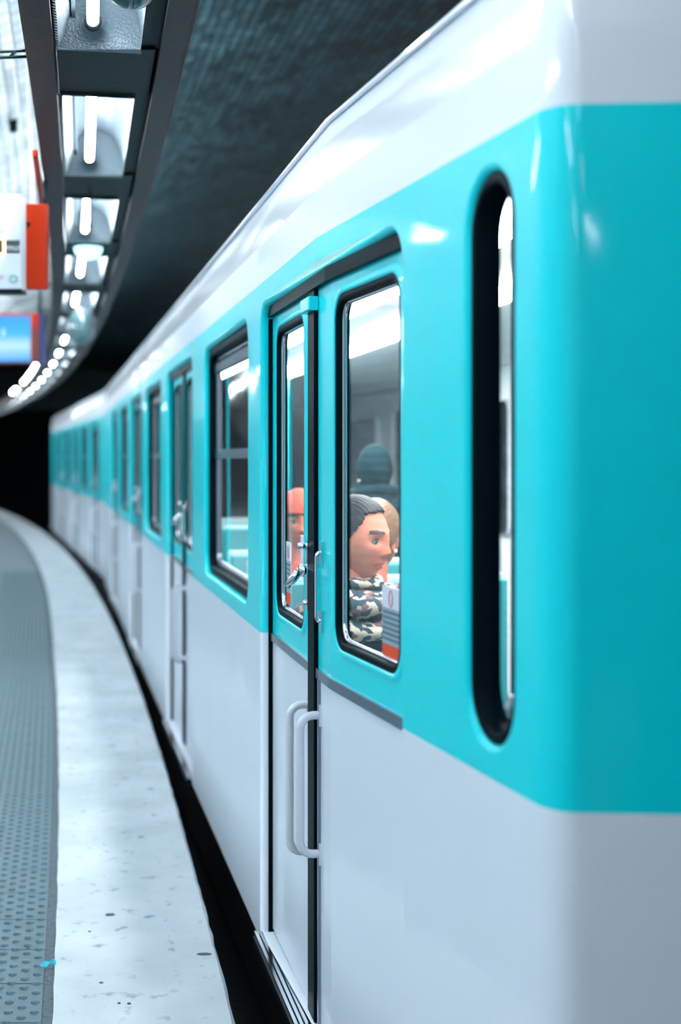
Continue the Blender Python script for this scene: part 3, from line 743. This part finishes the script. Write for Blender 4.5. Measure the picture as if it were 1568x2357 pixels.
# stickers on the near leaf window and the far one
def sticker(LN, u0, u1, z0, z1, d, label):
    b = LN.P(u0, z0, d); s = empty('window_sticker', (b[0], b[1], z0), 0, label, 'sticker')
    T = lambda u, z, dd: LN.P(u, z, dd); h = z1-z0
    mb = MB(); mb.box(u0, u1, z0+h*.70, z1, d, d+.001, T=T); mb.build('white_panel', M['sticker'], s)
    mb = MB(); mb.box(u0, u1, z0+h*.19, z0+h*.70, d, d+.001, T=T); mb.build('grey_panel', M['stickg'], s)
    mb = MB()
    for q in range(6): zz = z0+h*(.25+.075*q); mb.box(u0+.006, u1-.006, zz, zz+.006, d-.001, d+.0, T=T)
    mb.build('printed_lines', M['stickline'], s)
    mb = MB(); mb.box(u0, u1, z0, z0+h*.19, d, d+.001, T=T); mb.build('orange_panel', M['sticko'], s)
    c = LN.P((u0+u1)/2, z0+h*.84, d-.0012)
    mb = MB(); mb.tube([LN.P((u0+u1)/2+.012*math.cos(a), z0+h*.84+.02*math.sin(a), d-.001) for a in frange(0, 2*PI, 16)], .0018, 5, caps=False); mb.build('round_mark', M['pinktext'], s)
sticker(L1, 3.277, 3.408, 1.125, 1.295, .0545, 'tall white, grey and orange sticker in the near door window before the woman')
sticker(L1, 4.52, 4.60, 1.13, 1.33, .0545, 'white, grey and orange sticker low in the farther door window')
mb = MB(); mb.box(4.22, 4.33, 1.235, 1.365, .053, .0545, T=lambda u, z, d: L1.P(u, z, d)); 
tag(mb.build('notice_card', M['sticker']), 'plain white notice in the farther door window beside the latch', 'notice')

# ------------------------------------------------------------ people
def head_point(x, y, z):
    """x,y,z on the unit sphere; returns point on a head, face towards +y, centre between the eyes"""
    X, Yy, Z = x*.076, y*.096, z*.122
    if Z < 0:
        t = min(1, -Z/.122); X *= 1-.42*t**1.6
        if Yy < 0: Yy *= 1-.40*t
        else: Yy *= 1-.10*t*t
    Yy -= .012*(1 if y < 0 else 0)*(-y)*-1 if False else 0
    if y > 0:
        fr = y**.6
        g = lambda cx, cz, sx, sz: math.exp(-((X-cx)/sx)**2-((Z-cz)/sz)**2)
        d = 0
        d += .010*g(0, .003, .010, .022)                         # bridge
        d += .019*math.exp(-(X/.0130)**2)*(math.exp(-((Z+.036)/.017)**2) if Z > -.036 else math.exp(-((Z+.036)/.008)**2))
        d += .006*(g(.014, -.040, .007, .008)+g(-.014, -.040, .007, .008))
        d -= .013*(g(.032, .0, .017, .012)+g(-.032, .0, .017, .012))
        d += .006*(g(.030, .022, .022, .008)+g(-.030, .022, .022, .008))
        d += .005*(g(.043, -.026, .018, .018)+g(-.043, -.026, .018, .018))
        d += .008*g(0, -.063, .022, .006)+.009*g(0, -.077, .019, .006)-.004*g(0, -.0695, .026, .0025)
        d += .012*g(0, -.104, .022, .014)
        d -= .004*g(0, -.09, .02, .006)
        Yy += d*fr
    return Vector((X, Yy, Z))
def patch(mb, cond, off, N=110, Mz=100, mi=0):
    grid = {}
    def sp(i, j):
        a = PI*j/Mz; b = 2*PI*i/N
        return (math.sin(a)*math.cos(b), math.sin(a)*math.sin(b), math.cos(a))
    vs = []; fs = []
    for j in range(Mz):
        for i in range(N):
            c = sp(i+.5, j+.5); p = head_point(*c)
            if not cond(p, c): continue
            f = []
            for (ii, jj) in ((i, j), (i+1, j), (i+1, j+1), (i, j+1)):
                key = (ii % N, jj)
                if key not in grid:
                    s = sp(*key); q = head_point(*s); o = off(q, s) if callable(off) else off
                    n = Vector((s[0]/.076, s[1]/.096, s[2]/.122)).normalized(); grid[key] = len(vs); vs.append(q+n*o)
                f.append(grid[key])
            if len(set(f)) >= 3: fs.append(tuple(dict.fromkeys(f)))
    mb.add(vs, fs, mi, True)
def person(px, py, Y, yaw, sc, label, hair, coat, scarf=None, bun=False, hood=False, hat=None, lower='trousers', lift=0):
    hx, _, hz = at(px, py, Y)
    root = empty('person', (hx, Y, 0), yaw, label, 'person')
    def b(mb, name, m, par=root):
        o = mb.build(name, m, None); o.parent = par
        return o
    H = Matrix.Translation((0, 0, hz)) @ Matrix.Scale(sc, 4)
    def tf(mb):
        mb.v = [tuple(H @ Vector(v)) for v in mb.v]; return mb
    mb = MB(); patch(mb, lambda p, c: True, 0)
    # ears, neck and chest run on from the head
    for s in (-1, 1):
        mb.ell((s*.076, -.012, -.018), (.008, .016, .030), 12, 8)
    mb.tube([(0, -.018, -.06), (0, -.02, -.10), (0, -.025, -.15), (0, -.03, -.19), (0, -.035, -.26)], [.050, .051, .053, .062, .10], 18)
    b(tf(mb), 'body', M['skin'])
    # eyes
    for s in (-1, 1):
        mb = MB(); mb.ell((s*.032, .0735, 0), (.0120, .0120, .0085), 16, 10); e = b(tf(mb), 'eye', M['eyew'])
        mb = MB(); mb.ell((s*.032+.002, .0822, 0), (.0062, .0045, .0062), 12, 8); b(tf(mb), 'iris', M['iris'])
        mb = MB(); mb.tube([(s*.032+q*.0155, .0835-.007*q*q, .0068-.005*q*q) for q in frange(-1, 1, 8)], [.0014, .0022, .0026, .0028, .0028, .0028, .0026, .0022, .0014], 6); b(tf(mb), 'eyelid', M['brow'])
    mb = MB()
    patch(mb, lambda p, c: c[1] > 0 and .014 < abs(p.x) < .052 and abs(p.z-(.023+.004*math.sin((abs(p.x)-.014)*60))) < .0038, .0022, 180, 170); b(tf(mb), 'eyebrows', M['brow'])
    mb = MB()
    patch(mb, lambda p, c: c[1] > 0 and abs(p.x) < .025 and abs(p.z+.0695) < .0115*(1-(p.x/.027)**2), .0009, 180, 170); b(tf(mb), 'lips', M['lips'])
    # hair
    def hc(p, c):
        line = .068-.9*max(0, abs(p.x)-.035) if c[1] > 0 else .2
        if c[1] > .0: return p.z > .080-.012*(abs(p.x)/.07)**2-.0 if p.y > .05 else (p.z > .0+1.45*max(0, p.y-.012) and p.z > -.01)
        return p.z > -.075+.6*max(0, p.y+.05)
    mb = MB(); patch(mb, hc, lambda q, s: .009+.010*max(0, -s[1])+.0006*math.sin(s[0]*60)); h = b(tf(mb), 'hair', hair)
    sm = h.modifiers.new('s', 'SOLIDIFY'); sm.thickness = .008*sc; sm.offset = -1
    if bun: mb = MB(); mb.ell((0, -.125, -.01), (.04, .035, .04), 14, 10); b(tf(mb), 'hair_bun', hair)
    mb = MB(); 
    for s in (-1, 1): mb.ell((s*.084, -.008, -.046), (.006, .006, .006), 10, 8)
    b(tf(mb), 'earring', M['pearl'])
    # coat: a continuous garment from collar to hem with sleeves into pockets
    zt = hz-.20*sc+lift; mb = MB(); secs = [(zt+.03, .075, .075), (zt-.01, .12, .09), (zt-.05, .185, .105), (zt-.12, .205, .12), (zt-.3, .195, .13), (zt-.48, .17, .12), (zt-.62, .195, .135), (zt-.80, .21, .14)]
    n = 28; vs = []
    for z, a, c in secs: vs += [(a*math.cos(2*PI*i/n), c*math.sin(2*PI*i/n)-.03, z) for i in range(n)]
    mb.add(vs, [(k*n+i, k*n+(i+1) % n, (k+1)*n+(i+1) % n, (k+1)*n+i) for k in range(len(secs)-1) for i in range(n)]+[tuple(range(n)), tuple(range(len(vs)-n, len(vs)))], 0, True)
    for s in (-1, 1): mb.tube([(s*.17, -.03, zt-.07), (s*.195, -.05, zt-.18), (s*.20, -.05, zt-.34), (s*.20, .0, zt-.48), (s*.15, .06, zt-.56)], [.055, .058, .05, .045, .04], 12)
    b(mb, 'coat', coat)
    zl = zt-.78; mb = MB()
    for s in (-1, 1): mb.tube([(s*.09, -.03, zl+.05), (s*.095, -.02, zl*.5+.03), (s*.1, -.03, .06)], [.085, .06, .045], 14)
    b(mb, 'trousers', M[lower])
    mb = MB()
    for s in (-1, 1): mb.ell((s*.1, .02, .04), (.045, .12, .045), 14, 8, z0=-.88)
    b(mb, 'shoes', M['rubber'])
    if scarf:
        mb = MB()
        for k, (zz, R, r, tl) in enumerate(((-.132, .068, .026, .010), (-.154, .092, .040, -.014), (-.186, .116, .046, .016), (-.232, .136, .044, -.02))):
            N = 40; vs = []; nn = 14
            for i in range(N):
                a = 2*PI*i/N; rr = r*(1+.16*math.sin(5*a+k*2)); cx = R*math.cos(a); cy = R*.95*math.sin(a)-.012; cz = zz+lift*.8+tl*math.sin(a)+.006*math.sin(3*a+k)
                for j in range(nn):
                    t2 = 2*PI*j/nn; q = rr*(1+.10*math.sin(3*t2+a*2)); vs.append((cx+q*math.cos(t2)*math.cos(a), cy+q*math.cos(t2)*math.sin(a), cz+q*.72*math.sin(t2)))
            mb.add(vs, [(i*nn+j, i*nn+(j+1) % nn, ((i+1) % N)*nn+(j+1) % nn, ((i+1) % N)*nn+j) for i in range(N) for j in range(nn)], 0, True)
        b(tf(mb), 'scarf', scarf)
    if hat:
        mb = MB(); patch(mb, lambda p, c: p.z > .035-.25*min(0, p.y), .018); h = b(tf(mb), 'knitted_hat', hat)
        sm = h.modifiers.new('s', 'SOLIDIFY'); sm.thickness = .01
    if hood:
        mb = MB(); patch(mb, lambda p, c: p.y < .055 and p.z > -.11, .014); h = b(tf(mb), 'hood', coat)
        sm = h.modifiers.new('s', 'SOLIDIFY'); sm.thickness = .012
    return root
R = math.radians
person(824, 1243, 4.62, R(-122), 1.13, 'woman in profile behind near door window, slicked dark hair, patterned scarf, teal coat', M['hair'], M['coat'], M['scarf'])
person(866, 1235, 5.3, R(-35), 1.1, 'person with light brown hair standing just behind the woman with the scarf', M['hair2'], M['greycoat'])
person(862, 1085, 7.0, R(20), 1.0, 'person in a dark hooded coat standing deep in the carriage', M['coat2'], M['coat2'], M['coat2'], hood=True, lift=.06)
person(688, 1200, 6.0, R(-170), 1.0, 'person in a rust red hat and coat seen through the farther door window', M['hair'], M['red'], hat=M['red'])

# ------------------------------------------------------------ litter and stains
def gp(px, py): 
    Yg = 3267*1.6/(py-1055); return ((px-784)/3267*Yg, Yg)
x, y = gp(112, 2229)
t = empty('paper_scrap', (x, y, .005), 0, 'small crumpled bright cyan scrap on the edge of the tactile paving', 'litter')
mb = MB()
mb.add([(x-.028, y-.012, .012), (x-.004, y-.012, .008), (x+.006, y+.004, .02), (x-.024, y+.004, .010), (x-.014, y-.004, .024)], [(0, 1, 4), (1, 2, 4), (2, 3, 4), (3, 0, 4), (0, 3, 2, 1)])
mb.add([(x-.004, y+.004, .012), (x+.022, y+.006, .010), (x+.020, y+.018, .020), (x-.002, y+.016, .014), (x+.01, y+.01, .026)], [(0, 1, 4), (1, 2, 4), (2, 3, 4), (3, 0, 4), (0, 3, 2, 1)])
mb.build('crumpled_film', M['cyan'], t)
for (px, py, rx, ry, lab) in [(253, 2107, .018, .016, 'round dark gum stain in the middle of the pale platform edge'),
                              (470, 2198, .026, .012, 'elongated dark scuff near the brink of the platform edge'),
                              (297, 2312, .006, .006, 'tiny dark gum spot low on the pale strip, right of its pair'),
                              (274, 2311, .005, .005, 'tiny dark gum spot low on the pale strip, left of its pair'),
                              (206, 2146, .005, .004, 'tiny dark gum spot below and left of the round gum stain'),
                              (233, 2264, .007, .006, 'small dark gum spot above the bottom of the pale strip')]:
    x, y = gp(px, py); mb = MB(); n = 18
    ring_ = [(x+rx*math.cos(2*PI*i/n)*(1+.12*math.sin(3*i+px)), y+ry*math.sin(2*PI*i/n)*(1+.1*math.cos(2*i))) for i in range(n)]
    mb.add([(a, b_, .001) for a, b_ in ring_]+[(x+(a-x)*.8, y+(b_-y)*.8, .0042) for a, b_ in ring_], [tuple(range(n, 2*n))]+[(i, (i+1) % n, n+(i+1) % n, n+i) for i in range(n)])
    tag(mb.build('gum_stain', M['gum']), lab, 'stain')
